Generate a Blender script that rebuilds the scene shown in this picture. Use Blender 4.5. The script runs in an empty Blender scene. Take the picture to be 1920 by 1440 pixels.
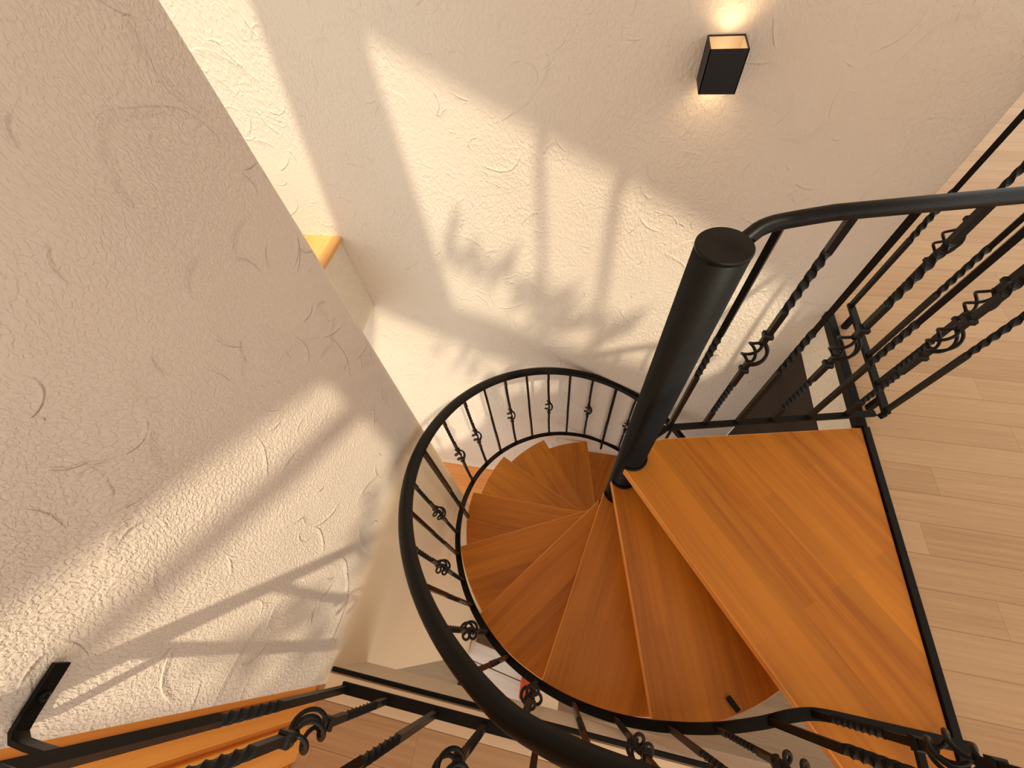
import bpy, math, random
from mathutils import Vector, Matrix
from mathutils.geometry import tessellate_polygon
random.seed(7)
S = bpy.context.scene
COL = S.collection

# ------------------------------------------------------------------ camera, world, sun, exposure
R = ((0.9788155, 0.18762606, -0.08195534),
     (0.11620477, -0.83865426, -0.53212356),
     (-0.16857244, 0.51132719, -0.84269083))
cam = bpy.data.cameras.new('camera')
cam.sensor_width = 36; cam.lens = 755.1 / 1920 * 36; cam.clip_start = 0.01
camo = bpy.data.objects.new('camera', cam); COL.objects.link(camo)
cx, cy, cz = Vector(R[0]), -Vector(R[1]), -Vector(R[2])
m3 = Matrix((cx, cy, cz)).transposed()
camo.matrix_world = Matrix.Translation((0, 0, 1.6)) @ m3.to_4x4()
S.camera = camo

w = bpy.data.worlds.new('world'); S.world = w; w.use_nodes = True
bg = w.node_tree.nodes['Background']
bg.inputs[0].default_value = (0.965, 0.955, 0.90, 1); bg.inputs[1].default_value = 1.50

SUN = Vector((-1.05, 1.0, -2.3))
sl = bpy.data.lights.new('sun', 'SUN'); sl.energy = 4.6; sl.angle = math.radians(1.2); sl.color = (1.0, 0.92, 0.68)
so = bpy.data.objects.new('sun', sl); COL.objects.link(so)
so.rotation_euler = SUN.to_track_quat('-Z', 'Y').to_euler(); so.location = (3, -3, 6)

S.view_settings.view_transform = 'Standard'; S.view_settings.look = 'None'
S.view_settings.gamma = 1; S.view_settings.use_curve_mapping = False
S.view_settings.exposure = 0.0

# ------------------------------------------------------------------ materials
def srgb(r, g, b):
    f = lambda c: (c/255/12.92) if c/255 <= 0.04045 else ((c/255+0.055)/1.055)**2.4
    return (f(r), f(g), f(b), 1)

class NT:
    def __init__(s, name):
        s.m = bpy.data.materials.new(name); s.m.use_nodes = True
        s.t = s.m.node_tree; s.b = s.t.nodes['Principled BSDF']
    def n(s, typ, ins=None, **kw):
        o = s.t.nodes.new(typ)
        for k, v in kw.items(): setattr(o, k, v)
        for k, v in (ins or {}).items():
            if isinstance(v, bpy.types.NodeSocket): s.t.links.new(v, o.inputs[k])
            else: o.inputs[k].default_value = v
        return o
    def math(s, op, a, b=0.0, c=0.0, clamp=False):
        return s.n('ShaderNodeMath', {0: a, 1: b, 2: c}, operation=op, use_clamp=clamp).outputs[0]
    def mix(s, f, a, b, bt='MIX'):
        o = s.n('ShaderNodeMix', None, data_type='RGBA', blend_type=bt)
        for i, v in ((0, f), (6, a), (7, b)):
            if isinstance(v, bpy.types.NodeSocket): s.t.links.new(v, o.inputs[i])
            else: o.inputs[i].default_value = v
        return o.outputs[2]
    def out(s, color=None, rough=0.8, normal=None, metal=0.0, spec=0.4):
        for k, v in (('Base Color', color), ('Roughness', rough), ('Normal', normal), ('Metallic', metal), ('Specular IOR Level', spec)):
            if v is None: continue
            if isinstance(v, bpy.types.NodeSocket): s.t.links.new(v, s.b.inputs[k])
            else: s.b.inputs[k].default_value = v
        return s.m

def plaster(name, axis, fine, fine_amt, arc_amt, col, col2, smooth_from=None, arc_scale=3.2):
    """trowelled plaster: fine grain, sparse curved trowel ridges. axis: 'x' wall lies in the y/z plane, 'y' in x/z."""
    a = NT(name)
    pos = a.n('ShaderNodeTexCoord').outputs['Object']
    sx = a.n('ShaderNodeSeparateXYZ', {0: pos})
    u = sx.outputs[1] if axis == 'x' else sx.outputs[0]
    p = a.n('ShaderNodeCombineXYZ', {0: u, 1: sx.outputs[2], 2: 0.0}).outputs[0]
    warp = a.n('ShaderNodeTexNoise', {'Vector': p, 'Scale': 2.3, 'Detail': 2.0}).outputs['Color']
    wv = a.n('ShaderNodeVectorMath', {0: warp, 1: (0.16, 0.16, 0)}, operation='MULTIPLY').outputs[0]
    pw = a.n('ShaderNodeVectorMath', {0: p, 1: wv}, operation='ADD').outputs[0]
    h = None
    for k, (sc, rad, th) in enumerate(((arc_scale, 0.42, 0.54), (arc_scale*1.9, 0.36, 0.58), (arc_scale*0.62, 0.5, 0.54))):
        off = a.n('ShaderNodeVectorMath', {0: pw, 1: (3.7*k, 1.9*k, 0)}, operation='ADD').outputs[0]
        v = a.n('ShaderNodeTexVoronoi', {'Vector': off, 'Scale': sc}, voronoi_dimensions='2D')
        rr = a.math('ADD', rad, a.math('MULTIPLY', a.n('ShaderNodeSeparateColor', {0: v.outputs['Color']}).outputs[0], 0.18))
        d = a.math('SUBTRACT', v.outputs['Distance'], rr)
        # one steep side, one soft side like a trowel edge
        steep = a.n('ShaderNodeMapRange', {0: d, 1: -0.010*sc/arc_scale, 2: 0.010*sc/arc_scale, 3: 1.0, 4: 0.0}, interpolation_type='SMOOTHSTEP').outputs[0]
        soft = a.n('ShaderNodeMapRange', {0: d, 1: -0.075, 2: 0.0, 3: 0.0, 4: 1.0}, interpolation_type='SMOOTHSTEP').outputs[0]
        ridge = a.math('MULTIPLY', steep, soft)
        msk = a.n('ShaderNodeTexNoise', {'Vector': off, 'Scale': sc*1.1, 'Detail': 1.0}).outputs[0]
        msk = a.n('ShaderNodeMapRange', {0: msk, 1: th, 2: th+0.07, 3: 0.0, 4: 1.0}).outputs[0]
        ridge = a.math('MULTIPLY', ridge, msk)
        h = ridge if h is None else a.math('ADD', h, ridge)
    h = a.math('MULTIPLY', h, arc_amt)
    str_ = a.n('ShaderNodeVectorMath', {0: pw, 1: (1.0, 0.62, 1.0)}, operation='MULTIPLY').outputs[0]
    n1 = a.n('ShaderNodeTexNoise', {'Vector': str_, 'Scale': fine, 'Detail': 2.0, 'Roughness': 0.5, 'Distortion': 0.6}).outputs[0]
    n1 = a.n('ShaderNodeMapRange', {0: n1, 1: 0.38, 2: 0.66, 3: 0.0, 4: 1.0}, interpolation_type='SMOOTHSTEP').outputs[0]
    patch = a.n('ShaderNodeTexNoise', {'Vector': p, 'Scale': 1.7, 'Detail': 1.0}).outputs[0]
    patch = a.n('ShaderNodeMapRange', {0: patch, 1: 0.35, 2: 0.6, 3: 0.45, 4: 1.0}).outputs[0]
    f = a.math('MULTIPLY', a.math('MULTIPLY', n1, patch), fine_amt)
    n2 = a.n('ShaderNodeTexNoise', {'Vector': p, 'Scale': 5.0, 'Detail': 2.0}).outputs[0]
    tot = a.math('ADD', a.math('ADD', h, f), a.math('MULTIPLY', n2, arc_amt*1.6))
    c = a.mix(a.n('ShaderNodeTexNoise', {'Vector': p, 'Scale': 1.3, 'Detail': 3.0}).outputs[0], col, col2)
    if smooth_from is not None:
        lo, hi, cl = smooth_from       # below this height the render coat is smooth board
        k = a.n('ShaderNodeMapRange', {0: sx.outputs[2], 1: lo, 2: hi, 3: 0.0, 4: 1.0}, interpolation_type='SMOOTHSTEP').outputs[0]
        tot = a.math('MULTIPLY', tot, k)
        c = a.mix(k, cl, c)
    bmp = a.n('ShaderNodeBump', {'Strength': 1.0, 'Distance': 1.0, 'Height': tot}).outputs[0]
    return a.out(c, 0.9, bmp, spec=0.2)

def wood(name, c1, c2, c3, scale=1.0, lam=0.0, rough=0.45, rnd=True, axis=0, bump=0.0003, knots=None, mottle=0.0):
    """long grain along the object's own axis (0 x, 1 y, 2 z)"""
    a = NT(name)
    pos = a.n('ShaderNodeTexCoord').outputs['Object']
    if rnd:
        r = a.n('ShaderNodeObjectInfo').outputs['Random']
        pos = a.n('ShaderNodeVectorMath', {0: pos, 1: a.n('ShaderNodeCombineXYZ', {0: a.math('MULTIPLY', r, 13.0), 1: a.math('MULTIPLY', r, 0.7), 2: a.math('MULTIPLY', r, 5.0)}).outputs[0]}, operation='ADD').outputs[0]
    sc = [38.0*scale]*3; sc[axis] = 1.6*scale
    p = a.n('ShaderNodeVectorMath', {0: pos, 1: tuple(sc)}, operation='MULTIPLY').outputs[0]
    g = a.n('ShaderNodeTexNoise', {'Vector': p, 'Scale': 1.0, 'Detail': 5.0, 'Roughness': 0.62, 'Distortion': 0.35}).outputs[0]
    sc2 = [9.0*scale]*3; sc2[axis] = 0.7*scale
    g2 = a.n('ShaderNodeTexNoise', {'Vector': a.n('ShaderNodeVectorMath', {0: pos, 1: tuple(sc2)}, operation='MULTIPLY').outputs[0], 'Scale': 1.0, 'Detail': 3.0, 'Distortion': 0.8}).outputs[0]
    c = a.mix(a.n('ShaderNodeMapRange', {0: g, 1: 0.34, 2: 0.66}).outputs[0], c1, c2)
    c = a.mix(a.n('ShaderNodeMapRange', {0: g2, 1: 0.4, 2: 0.7, 3: 0.0, 4: 0.7}).outputs[0], c, c3)
    if lam:
        sp = a.n('ShaderNodeSeparateXYZ', {0: pos})
        o = [0, 1, 2]; o.remove(axis)
        al, ac = sp.outputs[axis], sp.outputs[1 if axis != 1 else 0]
        b = a.n('ShaderNodeTexBrick', {'Vector': a.n('ShaderNodeCombineXYZ', {0: al, 1: ac, 2: 0.0}).outputs[0], 'Scale': 1.0, 'Mortar Size': 0.0, 'Brick Width': 0.9, 'Row Height': lam,
                     'Color1': (0.88, 0.88, 0.88, 1), 'Color2': (1.08, 1.08, 1.08, 1)}, offset=0.37, squash=1.0)
        c = a.mix(1.0, c, b.outputs[0], 'MULTIPLY')
    if knots:
        kp = [3.0]*3; kp[axis] = 1.6
        v = a.n('ShaderNodeTexVoronoi', {'Vector': a.n('ShaderNodeVectorMath', {0: pos, 1: tuple(kp)}, operation='MULTIPLY').outputs[0], 'Scale': knots[1]}).outputs['Distance']
        c = a.mix(a.n('ShaderNodeMapRange', {0: v, 1: 0.05, 2: 0.12, 3: 0.85, 4: 0.0}).outputs[0], c, knots[0])
    bmp = a.n('ShaderNodeBump', {'Strength': 0.6, 'Distance': bump, 'Height': g}).outputs[0]
    return a.out(c, rough, bmp, spec=0.35)

def planks(name, c1, c2, c3, width, length, yoff, dark=(0.3, 0.2, 0.13, 1), rough=0.45):
    a = NT(name)
    pos = a.n('ShaderNodeTexCoord').outputs['Object']
    sx = a.n('ShaderNodeSeparateXYZ', {0: pos})
    yy = a.math('SUBTRACT', sx.outputs[1], yoff)
    row = a.math('FLOOR', a.math('DIVIDE', yy, width))
    rr = a.n('ShaderNodeTexWhiteNoise', {1: row}, noise_dimensions='1D').outputs[0]
    xx = a.math('ADD', sx.outputs[0], a.math('MULTIPLY', rr, length))
    ci = a.math('FLOOR', a.math('DIVIDE', xx, length))
    cell = a.n('ShaderNodeTexWhiteNoise', {0: a.n('ShaderNodeCombineXYZ', {0: ci, 1: row, 2: 0.0}).outputs[0]}, noise_dimensions='3D')
    cv = cell.outputs[0]
    g = a.n('ShaderNodeTexNoise', {'Vector': a.n('ShaderNodeCombineXYZ', {0: a.math('MULTIPLY', a.math('ADD', xx, a.math('MULTIPLY', cv, 20.0)), 2.2), 1: a.math('MULTIPLY', sx.outputs[1], 70.0), 2: 0.0}).outputs[0], 'Scale': 1.0, 'Detail': 5.0, 'Roughness': 0.65, 'Distortion': 0.4}).outputs[0]
    c = a.mix(a.n('ShaderNodeMapRange', {0: g, 1: 0.33, 2: 0.68}).outputs[0], c1, c2)
    c = a.mix(a.math('MULTIPLY', cv, 0.55), c, c3)
    fy = a.math('ABSOLUTE', a.math('SUBTRACT', a.math('FRACT', a.math('DIVIDE', yy, width)), 0.5))
    fx = a.math('ABSOLUTE', a.math('SUBTRACT', a.math('FRACT', a.math('DIVIDE', xx, length)), 0.5))
    jy = a.n('ShaderNodeMapRange', {0: fy, 1: 0.5-0.0014/width, 2: 0.5-0.0005/width}).outputs[0]
    jx = a.n('ShaderNodeMapRange', {0: fx, 1: 0.5-0.0012/length, 2: 0.5-0.0004/length, 3: 0.0, 4: 0.6}).outputs[0]
    j = a.math('MAXIMUM', jy, jx)
    c = a.mix(a.math('MULTIPLY', j, 0.75), c, dark)
    hh = a.math('SUBTRACT', a.math('MULTIPLY', g, 0.25), j)
    bmp = a.n('ShaderNodeBump', {'Strength': 0.5, 'Distance': 0.0006, 'Height': hh}).outputs[0]
    return a.out(c, rough, bmp, spec=0.35)

def plain(name, col, rough=0.6, metal=0.0, spec=0.4, noise=0.0, nscale=60):
    a = NT(name)
    nrm = None; c = col
    pos = a.n('ShaderNodeTexCoord').outputs['Object']
    nn = a.n('ShaderNodeTexNoise', {'Vector': pos, 'Scale': nscale, 'Detail': 3.0}).outputs[0]
    c = a.mix(nn, tuple(x*0.85 for x in col[:3])+(1,), tuple(min(1, x*1.15) for x in col[:3])+(1,))
    if noise: nrm = a.n('ShaderNodeBump', {'Strength': 0.5, 'Distance': noise, 'Height': nn}).outputs[0]
    return a.out(c, rough, nrm, metal, spec)

M = {}
M['wall_back'] = plaster('plaster_back', 'y', 85, 0.0014, 0.0022, srgb(222, 205, 186), srgb(228, 212, 194), arc_scale=4.2)
M['wall_left'] = plaster('plaster_left', 'x', 185, 0.0014, 0.0034, srgb(216, 198, 182), srgb(222, 205, 190), smooth_from=(-0.05, 0.10, srgb(244, 217, 180)), arc_scale=4.6)
M['white'] = plain('painted_white', srgb(232, 220, 200), 0.7)
M['fascia'] = plain('painted_fascia', srgb(226, 208, 184), 0.7)
M['steel'] = plain('black_steel', (0.0060, 0.0050, 0.0042, 1), 0.40, 0.0, 0.16, 0.0004, 90)
M['steel2'] = plain('black_forged_steel', (0.0065, 0.0055, 0.0048, 1), 0.36, 0.0, 0.20, 0.0006, 70)
M['lamp_black'] = plain('matt_black_lamp', (0.006, 0.006, 0.006, 1), 0.55)
M['tread'] = wood('oiled_beech_tread', srgb(200, 122, 32), srgb(174, 98, 22), srgb(212, 134, 38), 1.0, lam=0.055, rough=0.42)
M['edge'] = wood('lit_tread_edge', srgb(238, 158, 74), srgb(222, 138, 56), srgb(244, 172, 92), 1.0, rough=0.42)  # paler wood paints in the light caught by tread and landing edges
M['floor'] = planks('light_oak_laminate', srgb(194, 156, 116), srgb(172, 134, 96), srgb(204, 168, 128), 0.113, 1.25, 0.032, dark=srgb(120, 88, 60))
M['floor_low'] = planks('orange_pine_floor', srgb(226, 150, 84), srgb(206, 128, 62), srgb(236, 166, 98), 0.12, 1.4, 0.0, dark=srgb(120, 70, 35))
M['floor_hall'] = planks('shaded_hall_floor', srgb(146, 122, 96), srgb(124, 102, 78), srgb(158, 134, 108), 0.14, 1.4, 0.0, dark=srgb(90, 70, 55))  # shade below the landing is darkened into these plank colours
M['pine'] = wood('knotty_pine', srgb(236, 156, 68), srgb(214, 128, 46), srgb(244, 172, 88), 0.8, rough=0.5, rnd=False, axis=2, knots=(srgb(110, 56, 20), 1.6))
M['sill'] = wood('pine_ledge_top', srgb(226, 168, 100), srgb(206, 142, 76), srgb(236, 184, 118), 0.9, rough=0.5, rnd=False, axis=1)
M['dark'] = wood('dark_brown_wood', srgb(46, 32, 24), srgb(34, 23, 17), srgb(56, 40, 29), 0.6, rough=0.5, rnd=False, axis=1)
M['washed'] = wood('whitewashed_pine', srgb(226, 216, 206), srgb(202, 188, 178), srgb(236, 228, 220), 0.7, rough=0.7, rnd=True, axis=0, knots=(srgb(150, 96, 62), 2.2))
M['birch'] = wood('pale_birch', srgb(230, 204, 168), srgb(218, 188, 150), srgb(236, 212, 180), 0.6, rough=0.6, rnd=True, axis=0)
M['red'] = plain('terracotta_fabric', srgb(190, 78, 46), 0.9)
M['leaf'] = plain('leaf_green', (0.05, 0.12, 0.02, 1), 0.6)
a = NT('lamp_inner'); M['lamp_in'] = a.out(srgb(236, 214, 180), 0.5)
a = NT('lamp_bulb'); a.b.inputs['Emission Color'].default_value = (1, 0.84, 0.60, 1); a.b.inputs['Emission Strength'].default_value = 6; M['bulb'] = a.m
a = NT('clear_glass'); a.b.inputs['Transmission Weight'].default_value = 1; a.b.inputs['Roughness'].default_value = 0; M['glass'] = a.m

# ------------------------------------------------------------------ mesh helpers
class MB:
    def __init__(s): s.v = []; s.f = []; s.sm = []
    def add(s, vs, fs, smooth=False):
        o = len(s.v); s.v += [tuple(v) for v in vs]
        s.f += [tuple(i+o for i in f) for f in fs]; s.sm += [smooth]*len(fs); return s
    def box(s, x0, y0, z0, x1, y1, z1):
        v = [(x, y, z) for z in (z0, z1) for y in (y0, y1) for x in (x0, x1)]
        return s.add(v, [(0, 2, 3, 1), (4, 5, 7, 6), (0, 1, 5, 4), (1, 3, 7, 5), (3, 2, 6, 7), (2, 0, 4, 6)])
    def sweep(s, pts, prof, smooth=True, up=Vector((0, 0, 1)), twist=None, closed_ends=True, scale=None):
        """prof: list of (a,b) across; pts: list of Vector"""
        pts = [Vector(p) for p in pts]; n = len(pts); k = len(prof); vs = []
        for i, p in enumerate(pts):
            t = (pts[min(i+1, n-1)] - pts[max(i-1, 0)]).normalized()
            a = t.cross(up)
            if a.length < 1e-4: a = t.cross(Vector((0, 1, 0)))
            a.normalize(); b = a.cross(t).normalized()
            tw = twist[i] if twist else 0; sc = scale[i] if scale else 1
            ca, sa = math.cos(tw), math.sin(tw)
            for (x, y) in prof:
                vs.append(p + a*(x*ca-y*sa)*sc + b*(x*sa+y*ca)*sc)
        fs = [(i*k+j, i*k+(j+1) % k, (i+1)*k+(j+1) % k, (i+1)*k+j) for i in range(n-1) for j in range(k)]
        s.add(vs, fs, smooth)
        if closed_ends:
            o = len(s.v)-len(vs)
            s.f.append(tuple(o+j for j in reversed(range(k)))); s.sm.append(False)
            s.f.append(tuple(o+(n-1)*k+j for j in range(k))); s.sm.append(False)
        return s
    def tube(s, pts, r, seg=16, **kw):
        return s.sweep(pts, circ(r, seg), True, **kw)
    def prism(s, poly, z0, z1, bevel=0.0):
        n = len(poly)
        if bevel:
            cxx = sum(p[0] for p in poly)/n; cyy = sum(p[1] for p in poly)/n
            ins = inset(poly, bevel)
            rings = [(ins, z0), (poly, z0+bevel), (poly, z1-bevel), (ins, z1)]
        else: rings = [(poly, z0), (poly, z1)]
        vs = [(p[0], p[1], z) for pl, z in rings for p in pl]
        fs = [tuple(reversed(range(n))), tuple(range((len(rings)-1)*n, len(rings)*n))]
        for r_ in range(len(rings)-1):
            fs += [(r_*n+i, r_*n+(i+1) % n, (r_+1)*n+(i+1) % n, (r_+1)*n+i) for i in range(n)]
        return s.add(vs, fs)
    def mesh(s, name, mat):
        me = bpy.data.meshes.new(name); me.from_pydata(s.v, [], s.f); me.materials.append(mat)
        me.polygons.foreach_set('use_smooth', s.sm)
        me.update(); return me
    def build(s, name, mat, parent=None, loc=(0, 0, 0), rz=0.0):
        return place(name, s.mesh(name, mat), parent, loc, rz)

def circ(r, seg=16): return [(r*math.cos(2*math.pi*i/seg), r*math.sin(2*math.pi*i/seg)) for i in range(seg)]
def rect(wd, ht): return [(-wd/2, -ht/2), (wd/2, -ht/2), (wd/2, ht/2), (-wd/2, ht/2)]
def inset(poly, d):
    n = len(poly); out = []
    for i in range(n):
        p = Vector(poly[i][:2]); a_ = Vector(poly[i-1][:2]); b_ = Vector(poly[(i+1) % n][:2])
        e1 = (p-a_).normalized(); e2 = (b_-p).normalized()
        n1 = Vector((-e1.y, e1.x)); n2 = Vector((-e2.y, e2.x))
        m = (n1+n2); m = m.normalized() / max(0.5, m.normalized().dot(n1)) if m.length > 1e-5 else n1
        out.append((p.x+m.x*d, p.y+m.y*d))
    return out
def place(name, me, parent=None, loc=(0, 0, 0), rz=0.0):
    o = bpy.data.objects.new(name, me); COL.objects.link(o)
    o.location = loc; o.rotation_euler = (0, 0, rz)
    if parent: o.parent = parent
    return o
def empty(name, loc=(0, 0, 0)):
    o = bpy.data.objects.new(name, None); o.empty_display_size = 0.1; COL.objects.link(o); o.location = loc; return o
def tag(o, label, cat, group=None):
    o['label'] = label; o['category'] = cat
    if group: o['group'] = group
    return o
def struct(o, label=None, cat='structure'):
    o['kind'] = 'structure'
    if label: o['label'] = label; o['category'] = cat
    return o

# ------------------------------------------------------------------ dimensions (metres; upper floor is z = 0)
XL, XR, YB, YF = -0.71, 1.157, 1.585, -0.23     # opening: left wall, right edge, back wall, front edge
ZLOW = -3.01
PC = Vector((0.237, 0.69, 0))                   # centre of the spiral

# ------------------------------------------------------------------ structure
def bevel_mod(o, wd, seg=2):
    m = o.modifiers.new('bevel', 'BEVEL'); m.width = wd; m.segments = seg; m.limit_method = 'ANGLE'; m.angle_limit = math.radians(50)
    for p_ in o.data.polygons: p_.use_smooth = True
    m.harden_normals = True
    return o
def tri_plane(outer, holes, z, th, name, mat):
    loops = [[Vector((x, y, 0)) for x, y in outer]] + [[Vector((x, y, 0)) for x, y in h] for h in holes]
    flat = [v for l in loops for v in l]
    tris = tessellate_polygon(loops)
    mb = MB()
    n = len(flat)
    vs = [(v.x, v.y, z) for v in flat] + [(v.x, v.y, z+th) for v in flat]
    fs = []
    for t in tris:
        fs.append(tuple(t)); fs.append(tuple(i+n for i in reversed(t)))
    o = 0
    for l in loops:
        k = len(l)
        for i in range(k): fs.append((o+i, o+(i+1) % k, o+n+(i+1) % k, o+n+i))
        o += k
    mb.add(vs, fs)
    return mb.build(name, mat)

struct(MB().box(-3.0, YB, ZLOW, XR, YB+0.14, 2.7).build('wall_back', M['wall_back']))
struct(MB().box(XL-0.14, -0.265, ZLOW, XL, 0.715, 2.7).build('wall_left', M['wall_left']))
# floors
struct(MB().box(XR, YF-2.4, -0.28, 4.6, 5.0, 0).build('floor', M['floor']))
struct(MB().box(-0.9, -2.63, -0.28, XR, YF, 0).build('floor', M['floor']))
struct(MB().box(-3.0, 0.62, ZLOW-0.1, 4.6, YB, ZLOW).build('floor', M['floor_low']))
struct(MB().box(-3.0, -2.63, ZLOW-0.1, 4.6, 0.62, ZLOW).build('floor', M['floor_hall']))
# painted edges of the upper floor round the opening (facing the opening)
struct(MB().box(XR-0.012, YF, -0.275, XR, YB, -0.005).build('trim_1', M['white']))
struct(MB().box(XL, YF, -0.305, XR-0.012, YF+0.012, -0.005).build('trim_2', M['fascia']))
# black steel edges
struct(bevel_mod(MB().box(XR-0.033, 0.965, -0.03, XR+0.002, YB, 0.012).build('trim_3', M['steel']), 0.002))
struct(bevel_mod(MB().box(XR-0.012, -0.45, -0.03, XR+0.012, 0.965, 0.008).build('trim_4', M['steel']), 0.002))
struct(bevel_mod(MB().box(XL+0.004, YF+0.001, -0.008, XR-0.014, YF+0.014, 0.005).build('trim_5', M['steel']), 0.002))
struct(MB().box(XL, YF-0.075, 0.0, 0.5, YF-0.004, 0.004).build('trim_6', M['birch']))
struct(MB().box(-3.0, YB-0.015, ZLOW, XR, YB, ZLOW+0.07).build('baseboard_back', M['white']))

# ceiling added out of view to block the sun, openings shaped for the sun patches
ZC = 2.62
def up(P, z=ZC):
    P = Vector(P); t = (z-P.z)/SUN.z
    q = P + SUN*t; return (q.x, q.y)
def W(x, z): return (x, YB, z)
def L(y, z): return (XL, y, z)
def hole(pts): return [up(p) for p in pts]
def strip_split(poly_w, cuts): return poly_w
holes = [
    hole([W(-1.605, 2.0), W(-1.605, -0.22), W(-1.355, 0.30), W(-1.225, 1.2), W(-1.20, 2.0)]),
    hole([W(-0.855, 1.12), W(-0.83, 0.30), W(-0.81, -0.20), W(-0.285, -0.40), W(-0.285, 0.81)]),
    hole([W(-0.245, 0.79), W(-0.245, -0.42), W(0.025, -0.51), W(0.025, 0.655)]),
    hole([W(0.075, 0.63), W(0.075, -0.53), W(0.6, -0.66), W(0.76, -0.70), W(0.97, -0.3), W(1.02, -0.05), W(0.90, 0.10), W(0.386, 0.46)]),
    hole([W(-1.605, -0.84), W(-1.372, -0.30), W(-0.425, -0.79), W(-0.02, -0.98), W(-0.20, -1.08), W(-0.52, -1.15), W(-1.06, -2.15), W(-1.42, -2.62), W(-1.605, -2.72)]),
    hole([L(-0.255, 1.13), L(0.49, 0.685), L(0.49, 0.53), L(0.2, 0.70), L(-0.255, 0.995)]),
    hole([L(-0.250, 0.935), L(0.2, 0.62), L(0.51, 0.43), L(0.51, 0.13), L(0.36, -0.02), L(-0.20, 0.01), L(-0.250, 0.10)]),
]
struct(tri_plane([(-3, -2.63), (4.6, -2.63), (4.6, 5.0), (-3, 5.0)], holes, ZC, 0.02, 'ceiling_gobo', M['white']))

# leafy twigs above the sun openings: dappled shade
def leaves():
    mb = MB()
    targets = []
    for i in range(66):      # band across the big patch on the back wall
        t = random.random(); targets.append(W(-0.80+1.05*t, 0.30-0.68*t+random.gauss(0, 0.075)))
    for i in range(26): targets.append(W(-0.35+random.random()*0.6, -0.25+random.gauss(0, 0.07)))
    for i in range(46):
        t = random.random(); targets.append(W(-1.05+1.0*t, -0.65-0.45*t+random.gauss(0, 0.16)))
    for i in range(14): targets.append(L(-0.10+random.gauss(0, 0.05), 0.25+random.gauss(0, 0.11)))
    for i in range(7): targets.append(L(-0.17+random.gauss(0, 0.03), 0.45+random.gauss(0, 0.06)))
    for i in range(9): targets.append(L(0.15+random.gauss(0, 0.06), 0.10+random.gauss(0, 0.06)))
    for T in targets:
        z = 2.75 + random.random()*0.12
        x, y = up(T, z); c = Vector((x, y, z))
        d = Vector((random.gauss(0, 1), random.gauss(0, 1), random.gauss(0, 0.25))).normalized()
        s_ = d.cross(Vector((0, 0, 1))).normalized(); n_ = s_.cross(d)*0.006
        ln, wd = 0.035+random.random()*0.03, 0.012+random.random()*0.012
        prof = [(-1, 0), (-0.5, 0.8), (0.1, 1), (0.6, 0.6), (1, 0), (0.6, -0.6), (0.1, -1), (-0.5, -0.8)]
        ring = [c+d*ln*a_+s_*wd*b_ for a_, b_ in prof]
        mb.add([c+n_]+ring, [(0, i+1, (i+1) % 8+1) for i in range(8)])
    return mb.build('leafy_twigs', M['leaf'])
lv = leaves(); lv['kind'] = 'stuff'; tag(lv, 'green leaves of a tree outside above the sun openings', 'leaves')

# pine panelling left of the near railing (vertical boards with grooves)
mb = MB()
y = -0.356; i = 0
mb.box(XL-0.05, -0.292, 0, XL-0.026, -0.266, 2.5); mb.box(XL-0.05, -0.350, 0, XL-0.010, -0.292, 2.5); mb.box(XL-0.05, -0.357, 0, XL-0.028, -0.349, 2.5)
while y > -2.5:
    y0 = y-0.118
    mb.box(XL-0.05, y0+0.010, 0, XL-0.012, y-0.010, 2.5); mb.box(XL-0.05, y0, 0, XL-0.026, y, 2.5); y = y0
pp = bevel_mod(mb.build('pine_panelling', M['pine']), 0.004)
tag(pp, 'orange knotty pine board panelling beside the rough plaster wall', 'wall panelling')

# ledge box at the far left, wooden top
lb = empty('ledge', (-1.9, 1.3, 0))
def child_box(name, mat, par, b, bev=0):
    px, py, pz = par.location
    o = MB().box(b[0]-px, b[1]-py, b[2]-pz, b[3]-px, b[4]-py, b[5]-pz).build(name, mat, par)
    if bev: bevel_mod(o, bev)
    return o
child_box('box', M['white'], lb, (-3.0, 0.95, -0.25, -1.362, YB-0.001, 0.262))
child_box('wooden_top', M['sill'], lb, (-3.0, 0.94, 0.262, -1.343, YB-0.001, 0.284), 0.002)
tag(lb, 'boxed ledge with orange wooden top in the far left corner', 'ledge')

# dark wood panel under the floor edge, back right
dp = MB().box(XR, 0.62, ZLOW, XR+0.03, YB-0.002, -0.29).build('dark_wood_panel', M['dark'])
tag(dp, 'dark brown wood panel below the white floor edge', 'panel')

# lower storey bits seen through the handrail
def plank_box(dx, dy, dz): return MB().box(-dx/2, -dy/2, 0, dx/2, dy/2, dz)
bench = empty('plank_bench', (-0.40, -0.52, ZLOW))
for i_, yy in enumerate((0.26, 0.115, -0.03, -0.175)):
    o = bevel_mod(plank_box(0.62, 0.135, 0.028).build('plank', M['washed'], bench, (0, yy, 0.30)), 0.003)
    o.rotation_euler = (0, 0, math.radians(-8))
for sx_ in (-0.25, 0.25):
    bevel_mod(plank_box(0.05, 0.44, 0.298).build('leg', M['washed'], bench, (sx_, 0.04, 0.0)), 0.003)
tag(bench, 'low bench of whitewashed knotty planks on the storey below', 'bench')
cus = bevel_mod(plank_box(0.10, 0.16, 0.05).build('red_cushion', M['red'], None, (-0.16, -0.40, ZLOW+0.332)), 0.018, 4)
tag(cus, 'small red cushion glimpsed below the curved handrail', 'cushion')
lc = empty('low_cabinet', (0.02, -0.72, ZLOW))
bevel_mod(plank_box(0.16, 0.75, 0.55).build('body', M['white'], lc), 0.003)
bevel_mod(plank_box(0.19, 0.78, 0.02).build('top', M['birch'], lc, (0, 0, 0.55)), 0.003)
tag(lc, 'narrow cream cabinet with pale wood top on the lower floor', 'cabinet')
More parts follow.
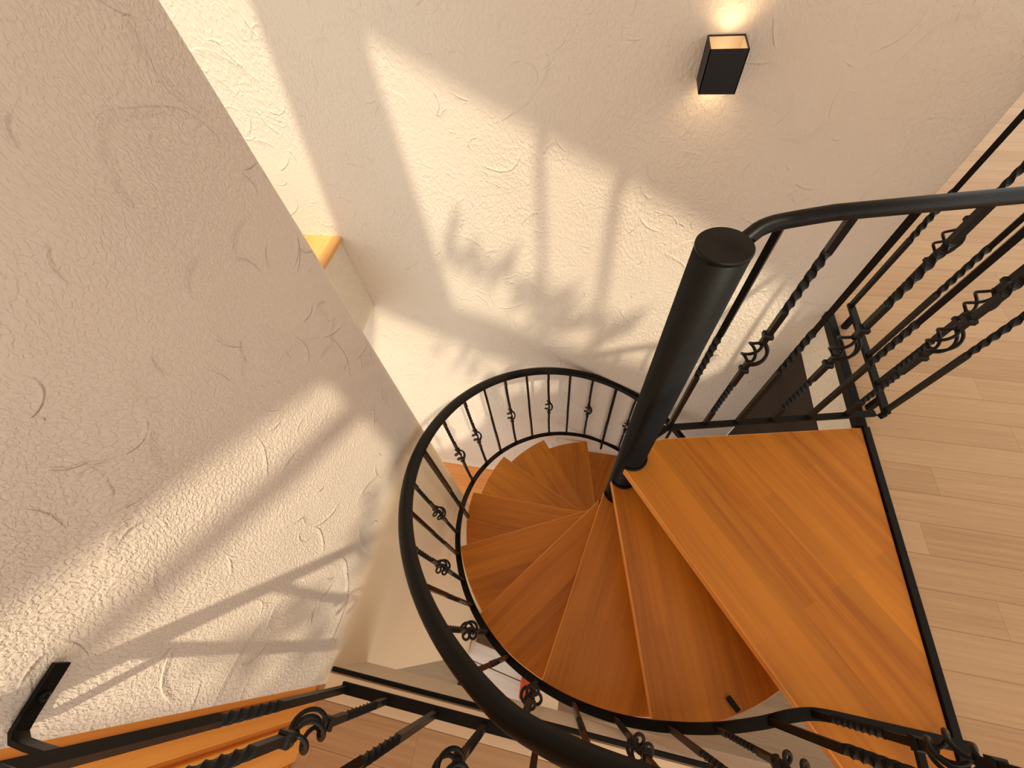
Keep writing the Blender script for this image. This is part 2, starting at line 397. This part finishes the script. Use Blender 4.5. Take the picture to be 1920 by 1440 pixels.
tag(bevel_mod(MB().tube([Vector((-0.775, -0.34, ZLOW+0.02)), Vector((-0.795, -0.62, ZLOW+0.02))], 0.014, 10).build('black_floor_bar', M['steel']), 0.001), 'thin black bar on the lower floor left of the whitewashed bench', 'bar')

# ------------------------------------------------------------------ wall lamp
wl = empty('wall_lamp', (0.299, YB, 1.042))
def lamp():
    wx, dy, hz, t = 0.0525, 0.105, 0.056, 0.003
    mb = MB()
    mb.box(-wx, -dy, -hz, -wx+t, -0.004, hz); mb.box(wx-t, -dy, -hz, wx, -0.004, hz)
    mb.box(-wx, -dy, -hz, wx, -dy+t, hz); mb.box(-wx, -0.004, -hz, wx, 0.0, hz)
    mb.build('housing', M['lamp_black'], wl)
    mi = MB(); e = t+0.0006
    mi.box(-wx+t, -dy+t, -hz+0.004, -wx+e+0.001, -0.004, hz-0.003); mi.box(wx-e-0.001, -dy+t, -hz+0.004, wx-t, -0.004, hz-0.003)
    mi.box(-wx+t, -dy+t, -hz+0.004, wx-t, -dy+e+0.001, hz-0.003); mi.box(-wx+t, -0.0055, -hz+0.004, wx-t, -0.004, hz-0.003)
    mi.box(-wx+t, -dy+t, -0.006, wx-t, -0.004, 0.006)
    mi.build('reflector', M['lamp_in'], wl)
    for s_ in (1, -1):
        bb = MB().tube([Vector((-0.018, -0.05, s_*0.020)), Vector((0.018, -0.05, s_*0.020))], 0.007, 12)
        bb.build('bulb', M['bulb'], wl)
lamp(); tag(wl, 'black box wall lamp glowing up and down on the plaster wall', 'wall lamp')
for s_ in (1, -1):
    sp = bpy.data.lights.new('lamp_glow', 'SPOT'); sp.energy = 1.1 if s_ > 0 else 0.7; sp.color = (1, 0.74, 0.42); sp.spot_size = math.radians(125); sp.spot_blend = 0.9; sp.shadow_soft_size = 0.012
    so_ = bpy.data.objects.new('lamp_glow', sp); COL.objects.link(so_); so_.parent = wl
    so_.location = (0, -0.05, s_*0.034); so_.rotation_euler = (math.pi if s_ > 0 else 0, 0, 0)

# ------------------------------------------------------------------ balusters
def bar_pts(H, wd, twists, dense=0.006):
    """square bar from z=0 to H with twisted stretches"""
    zs = [0.0]; tw = [0.0]; cur = 0.0
    prev = 0.0
    for (a_, b_, turns) in twists:
        zs.append(a_); tw.append(cur)
        n = max(12, int(turns*20))
        for i in range(1, n+1):
            zs.append(a_+(b_-a_)*i/n); tw.append(cur+turns*2*math.pi*i/n)
        cur += turns*2*math.pi
    zs.append(H); tw.append(cur)
    return zs, tw
def bar_mesh(name, H, wd, twists, gaps=()):
    mb = MB()
    zs, tw = bar_pts(H, wd, twists)
    segs = []; cur = []
    for z, t in zip(zs, tw):
        cur.append((z, t))
    prof = rect(wd, wd)
    if not gaps:
        mb.sweep([Vector((0, 0, z)) for z, t in cur], prof, False, twist=[t for z, t in cur])
    else:
        g0, g1 = gaps
        lo = [c for c in cur if c[0] < g0] + [(g0, 0)]
        hi = [(g1, 0)] + [c for c in cur if c[0] > g1]
        for seg in (lo, hi):
            # keep twist continuous inside each segment
            mb.sweep([Vector((0, 0, z)) for z, t in seg], prof, False, twist=[t if 0 < i < len(seg) else t for i, (z, t) in enumerate(seg)])
    return mb.mesh(name, M['steel2'])
def collar_mesh(wd):
    mb = MB()
    s_ = wd*0.82
    o = 0.005
    rings = [(s_*0.72, -0.011), (s_, -0.006), (s_, 0.006), (s_*0.72, 0.011)]
    vs = []
    for r_, z in rings: vs += [(-r_, -r_, z), (r_, -r_, z), (r_, r_, z), (-r_, r_, z)]
    fs = [(3, 2, 1, 0), (12, 13, 14, 15)]
    for k in range(3): fs += [(k*4+i, k*4+(i+1) % 4, k*4+4+(i+1) % 4, k*4+4+i) for i in range(4)]
    mb.add(vs, fs); return mb.mesh('collar', M['steel2'])
def basket_mesh(r, hl, wire):
    mb = MB()
    for k in range(4):
        pts = []
        for i in range(21):
            u = i/20; z = -hl + 2*hl*u
            rr = 0.004 + r*math.sin(math.pi*u)**0.75
            a_ = math.pi/2*k + math.radians(165)*u
            pts.append(Vector((rr*math.cos(a_), rr*math.sin(a_), z)))
        mb.sweep(pts, circ(wire, 8), True)
    # pinched collars where the wires meet
    for s_ in (-1, 1):
        mb.tube([Vector((0, 0, s_*hl*0.86)), Vector((0, 0, s_*hl*1.12))], 0.0085, 10)
    return mb.mesh('basket', M['steel2'])
BW = 0.016
BASK = {'b': basket_mesh(0.030, 0.052, 0.0047), 's': basket_mesh(0.0260, 0.046, 0.0045)}
COLL = {'b': collar_mesh(BW), 's': collar_mesh(0.013)}
def baluster(parent, base, H, kind, rz=0.0, size='b', wd=None):
    """kind c = basket bar, n = plain bar with one twist, p = post. base relative to parent"""
    wd = wd or (BW if size == 'b' else 0.0135)
    b = 0.475
    if kind == 'c':
        g = 0.050 if size == 'b' else 0.044
        tw = [(0.10, 0.30, 2.0), (0.66, 0.86, 1.5)]
        me = bar_mesh('baluster', H, wd, tw, (b-g, b+g))
    elif kind == 'n': me = bar_mesh('baluster', H, wd, [(0.36, 0.57, 1.6)])
    else: me = bar_mesh('baluster', H, wd*1.35, [(0.34, 0.54, 1.5)])
    o = place('baluster', me, parent, base, rz)
    if kind == 'c':
        place('basket', BASK[size], o, (0, 0, b), 0.3)
        for s_ in (-1, 1): place('collar', COLL[size], o, (0, 0, b+s_*0.086), 0)
    return o

# ------------------------------------------------------------------ near railing (bottom left)
def bar_flat(a_, b_, wd, ht): return MB().sweep([Vector(a_), Vector(b_)], rect(wd, ht), False)
nr = empty('guard_railing', (XL+0.1, -0.25, 0.0))
o0 = Vector(nr.location)
for x, k, wd in ((-0.608, 'n', 0.018), (-0.467, 'c', None), (-0.310, 'n', None), (-0.160, 'c', None), (-0.006, 'n', None)):
    baluster(nr, Vector((x, -0.252, 0.085))-o0, 0.945, k, 0.0, 'b', wd)
bevel_mod(bar_flat(Vector((-0.622, -0.25, 0.08))-o0, Vector((0.012, -0.25, 0.08))-o0, 0.030, 0.014).build('bottom_rail', M['steel'], nr), 0.0015)
MB().tube([Vector((-0.68, -0.25, 1.045))-o0, Vector((0.02, -0.25, 1.045))-o0], 0.018, 20).build('handrail', M['steel'], nr)
# fixing bracket on the plaster wall
pts = [(-0.608, -0.250, 0.942), (-0.66, -0.252, 0.940), (-0.688, -0.252, 0.938), (-0.7005, -0.244, 0.936), (-0.7025, -0.225, 0.935), (-0.7025, -0.165, 0.935)]
bk = MB().sweep([Vector(p_)-o0 for p_ in pts], rect(0.007, 0.024), False).build('wall_bracket', M['steel'], nr)
bevel_mod(bk, 0.0015)
MB().sweep([Vector((-0.699, -0.205, 0.935))-o0, Vector((-0.695, -0.205, 0.935))-o0, Vector((-0.6925, -0.205, 0.935))-o0], circ(0.007, 12), True, scale=[1, 0.95, 0.5]).build('bolt', M['steel'], bk)
for x in (-0.06,):
    MB().box(-0.012, -0.012, 0, 0.012, 0.012, 0.075).build('foot', M['steel'], nr, Vector((x, -0.25, 0.0))-o0)
tag(nr, 'black railing bolted to the rough plaster wall beside pine boards', 'railing')

# ------------------------------------------------------------------ right railing on the oak floor
rr_ = empty('guard_railing', (1.19, 1.28, 0))
o0 = Vector(rr_.location)
for y_, k in ((1.566, 'n'), (1.414, 'c'), (1.272, 'n'), (1.128, 'c'), (1.003, 'n')):
    baluster(rr_, Vector((1.190, y_, 0.085))-o0, 0.945, k, 0.0, 'b', 0.018 if y_ > 1.5 else None)
bevel_mod(bar_flat(Vector((1.190, 1.575, 0.08))-o0, Vector((1.190, 0.990, 0.08))-o0, 0.028, 0.014).build('bottom_rail', M['steel'], rr_), 0.0015)
MB().tube([Vector((1.190, 1.58, 1.045))-o0, Vector((1.190, 0.985, 1.045))-o0], 0.017, 20).build('handrail', M['steel'], rr_)
bevel_mod(bar_flat(Vector((1.190, 0.992, 0.072))-o0, Vector((1.168, 0.978, 0.072))-o0, 0.022, 0.014).build('end_bracket', M['steel'], rr_), 0.002)
for y_ in (1.5, 1.06):
    MB().box(-0.011, -0.011, 0, 0.011, 0.011, 0.075).build('foot', M['steel'], rr_, Vector((1.190, y_, 0.0))-o0)
tag(rr_, 'black railing standing on the light oak floor by the back wall', 'railing')

# ------------------------------------------------------------------ spiral staircase
st = empty('spiral_staircase', PC)
RISE, STEP, D0, OFF, RT = 0.233, 25.9, -51.2, 0.058, 0.897
mb = MB(); mb.tube([Vector((0, 0, ZLOW)), Vector((0, 0, 1.055))], 0.0535, 48).build('pole', M['steel'], st)
MB().sweep([Vector((0, 0, 1.055)), Vector((0, 0, 1.060)), Vector((0, 0, 1.0625))], circ(0.0545, 48), False, scale=[1, 1, 0.96]).build('pole_cap', M['steel'], st)
def tread_poly(span, Rr):
    """local frame: x along the nosing direction; nosing edge lies at y=-OFF; body on the +y side"""
    pts = []
    rin = 0.056
    x0 = 0.02
    pts.append((x0, -OFF-0.0))
    xo = math.sqrt(Rr**2-OFF**2)
    a0 = math.atan2(-OFF, xo); a1 = math.radians(span)
    n = 12
    for i in range(n+1):
        a_ = a0+(a1-a0)*i/n; pts.append((Rr*math.cos(a_), Rr*math.sin(a_)))
    sb, cb = math.sin(a1), math.cos(a1)
    pts.append((0.075*math.cos(a1+0.55), 0.075*math.sin(a1+0.55)))
    for i in range(9):
        a_ = a1+0.45+(-math.radians(68)-a1-0.45)*i/8
        pts.append((rin*math.cos(a_), rin*math.sin(a_)))
    return pts
tp = MB().prism(tread_poly(36, RT), -0.038, 0.0, 0.0032)
def lit_edge_band(me):
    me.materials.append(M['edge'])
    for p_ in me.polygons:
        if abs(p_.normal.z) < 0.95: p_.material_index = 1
TM = tp.mesh('tread', M['tread']); lit_edge_band(TM)
COLR = MB().sweep([Vector((0.0575*math.cos(math.radians(a_)), 0.0575*math.sin(math.radians(a_)), 0.006)) for a_ in range(-66, 70, 4)], circ(0.0065, 10), True).mesh('collar', M['steel'])
for k in range(1, 13):
    t = place('tread', TM, st, (0, 0, -RISE*k), math.radians(D0-STEP*k))
    place('collar', COLR, t, (0, 0, 0.0), 0)
# landing: nosing tangent to the pole, front, right and back edges
d = Vector((math.cos(math.radians(D0)), math.sin(math.radians(D0))))
nl = Vector((d.y, -d.x))*OFF       # leading side
p_in = Vector((0, 0)) + nl + d*0.03
y_front = (YF+0.025)-PC.y
s_ = (y_front-nl.y)/d.y
p_front = nl + d*s_
poly = [p_in, p_front, Vector((XR-0.014-PC.x, y_front)), Vector((XR-0.014-PC.x, 0.962-PC.y)), Vector((0.20, 0.118)), Vector((0.13, 0.104)), Vector((0.085, 0.085)), Vector((0.060, 0.058))]
for i in range(9):
    a_ = math.radians(50)+(math.radians(D0-62)-math.radians(50))*i/8
    poly.append(Vector((0.056*math.cos(a_), 0.056*math.sin(a_))))
rot = lambda p, a_: (p.x*math.cos(a_)-p.y*math.sin(a_), p.x*math.sin(a_)+p.y*math.cos(a_))
ang = math.radians(D0)
lp = MB().prism([rot(p, -ang) for p in poly], -0.045, 0.0, 0.0035)
land = lp.build('landing', M['tread'], st, (0, 0, 0), ang); lit_edge_band(land.data)
place('collar', COLR, land, (0, 0, 0), 0)
# steel frame below the landing
bevel_mod(bar_flat((0.06, 0.09, -0.062), (XR-0.03-PC.x, 0.945-PC.y, -0.062), 0.03, 0.03).build('landing_frame', M['steel'], st), 0.002)

# helical bottom bar and handrail
def zbar(th): return -0.848 + (th+162)*0.00885
def hpt(th, r, z): return Vector((r*math.cos(math.radians(th)), r*math.sin(math.radians(th)), z))
def RBf(th):
    tb = [(-345, .884), (-225, .885), (-190, .896), (-150, .889), (-117, .893), (-97, .882), (-78, .873), (-62, .874)]
    if th <= tb[0][0]: return tb[0][1]
    for (a_, ra), (b_, rb_) in zip(tb[:-1], tb[1:]):
        if th <= b_: return ra+(rb_-ra)*(th-a_)/(b_-a_)
    return tb[-1][1]
pts = [hpt(th, RBf(th), zbar(th)) for th in [x*1.5 for x in range(-236, -41)] if th <= -66]
zb_end = 0.080
tail = [Vector((0.645-PC.x, -0.086-PC.y, 0.028)), Vector((0.697-PC.x, -0.058-PC.y, 0.052)), Vector((0.746-PC.x, -0.040-PC.y, 0.072)), Vector((0.79-PC.x, -0.036-PC.y, 0.080)), Vector((0.85-PC.x, -0.036-PC.y, zb_end)), Vector((0.96-PC.x, -0.036-PC.y, zb_end)), Vector((1.135-PC.x, -0.036-PC.y, zb_end))]
def smooth_path(ps, it=2):
    for _ in range(it):
        q = [ps[0]]
        for a_, b_ in zip(ps[:-1], ps[1:]): q += [a_*0.75+b_*0.25, a_*0.25+b_*0.75]
        q.append(ps[-1]); ps = q
    return ps
pts = pts[:-2] + smooth_path(pts[-2:]+tail, 2)
MB().sweep(pts, rect(0.030, 0.011), False).build('bottom_rail', M['steel'], st)
def zh(th):
    return 0.188 + 0.00907*(th+155)
def rh(th):
    if th < -110: return 0.887
    return 0.887 - 0.037*min(1, (th+110)/16.0)
pts = [hpt(th, rh(th), zh(th)) for th in range(-345, -64, 2)]
pts += [Vector((0.80-PC.x, -0.055-PC.y, 1.035)), Vector((0.95-PC.x, -0.036-PC.y, 1.045)), Vector((1.14-PC.x, -0.036-PC.y, 1.045))]
pts = pts[:-5] + smooth_path(pts[-5:], 2)
MB().tube(pts, 0.0242, 20, closed_ends=True).build('handrail', M['steel'], st)
thetas = [(-341, 'n'), (-331, 'c'), (-321, 'n'), (-311, 'c'), (-300.5, 'n'), (-290.5, 'c'), (-280.5, 'c'), (-270.5, 'p'), (-259.5, 'c'), (-249.1, 'n'), (-239, 'c'), (-229, 'n'), (-219, 'c'), (-209.1, 'n'), (-199.1, 'c'), (-187.4, 'c'), (-171.5, 'p'), (-161.9, 'c'), (-153.3, 'n'), (-143.9, 'c'),
          (-135.1, 'n'), (-126, 'c'), (-117.4, 'n'), (-108, 'c'), (-98.5, 'n'), (-89.5, 'c'), (-79.4, 'n'), (-71, 'c')]
for th, k in thetas:
    z0 = zbar(th)
    r_ = RBf(th)
    top = zh(th)
    if k == 'p':
        z0 -= 0.115; r_ = 0.868
    baluster(st, hpt(th, r_, z0), top-z0, k, math.radians(th), 's')
for x, y_, k, z0 in ((0.652, -0.083, 'n', 0.03), (0.752, -0.040, 'c', 0.07), (0.87, -0.036, 'n', 0.08), (1.08, -0.036, 'c', 0.08)):
    if x > 0.8: continue
    baluster(st, Vector((x-PC.x, y_-PC.y, z0)), 1.03-z0, k, 0, 'b', 0.019 if k == 'n' else None)
bevel_mod(bar_flat(Vector((1.0-PC.x, -0.036-PC.y, 0.078)), Vector((1.0-PC.x, YF+0.03-PC.y, 0.078)), 0.020, 0.014).build('cross_bar', M['steel'], st), 0.0015)
MB().box(-0.012, -0.012, 0, 0.012, 0.012, 0.07).build('foot', M['steel'], st, Vector((1.10-PC.x, -0.036-PC.y, 0.002)))
bevel_mod(bar_flat(Vector((0.625-PC.x, -0.055-PC.y, -0.222)), Vector((0.655-PC.x, -0.090-PC.y, -0.215)), 0.018, 0.012).build('tread_bracket', M['steel'], st), 0.0015)

# landing guard from the pole to the right edge
A0 = Vector((0.300-PC.x, 0.792-PC.y, 0)); g0 = Vector((0.359-PC.x, 0.803-PC.y, 0)); g1 = Vector((1.148-PC.x, 0.985-PC.y, 0))
gd = (g1-g0).normalized()
bevel_mod(bar_flat(Vector((0.05, 0.045, 0.08)), g0+Vector((0, 0, 0.08)), 0.026, 0.013).build('bottom_rail', M['steel'], st), 0.0015)
bevel_mod(bar_flat(g0+Vector((0, 0, 0.08)), g1+Vector((0, 0, 0.08)), 0.026, 0.013).build('bottom_rail', M['steel'], st), 0.0015)
hr = [Vector((0.036, 0.030, 1.010)), Vector((0.055, 0.062, 1.030)), Vector((0.085, 0.088, 1.045)), Vector((0.14, 0.108, 1.047)), g0+gd*0.10+Vector((0, 0, 1.047)), g1+gd*0.03+Vector((0, 0, 1.047))]
hr = hr[:1]+smooth_path(hr[1:5], 2)+hr[5:]
MB().tube(hr, 0.0165, 20).build('handrail', M['steel'], st)
ga = math.atan2(gd.y, gd.x)
for (x, y_), k in (((0.371, 0.815), 'n'), ((0.506, 0.843), 'c'), ((0.627, 0.866), 'n'), ((0.761, 0.897), 'c'), ((0.900, 0.931), 'n'), ((1.040, 0.963), 'c')):
    baluster(st, Vector((x-PC.x, y_-PC.y, 0.082)), 0.96, k, 0.0, 'b')
tag(st, 'spiral staircase with orange wooden treads, black pole and twisted iron balusters', 'staircase')
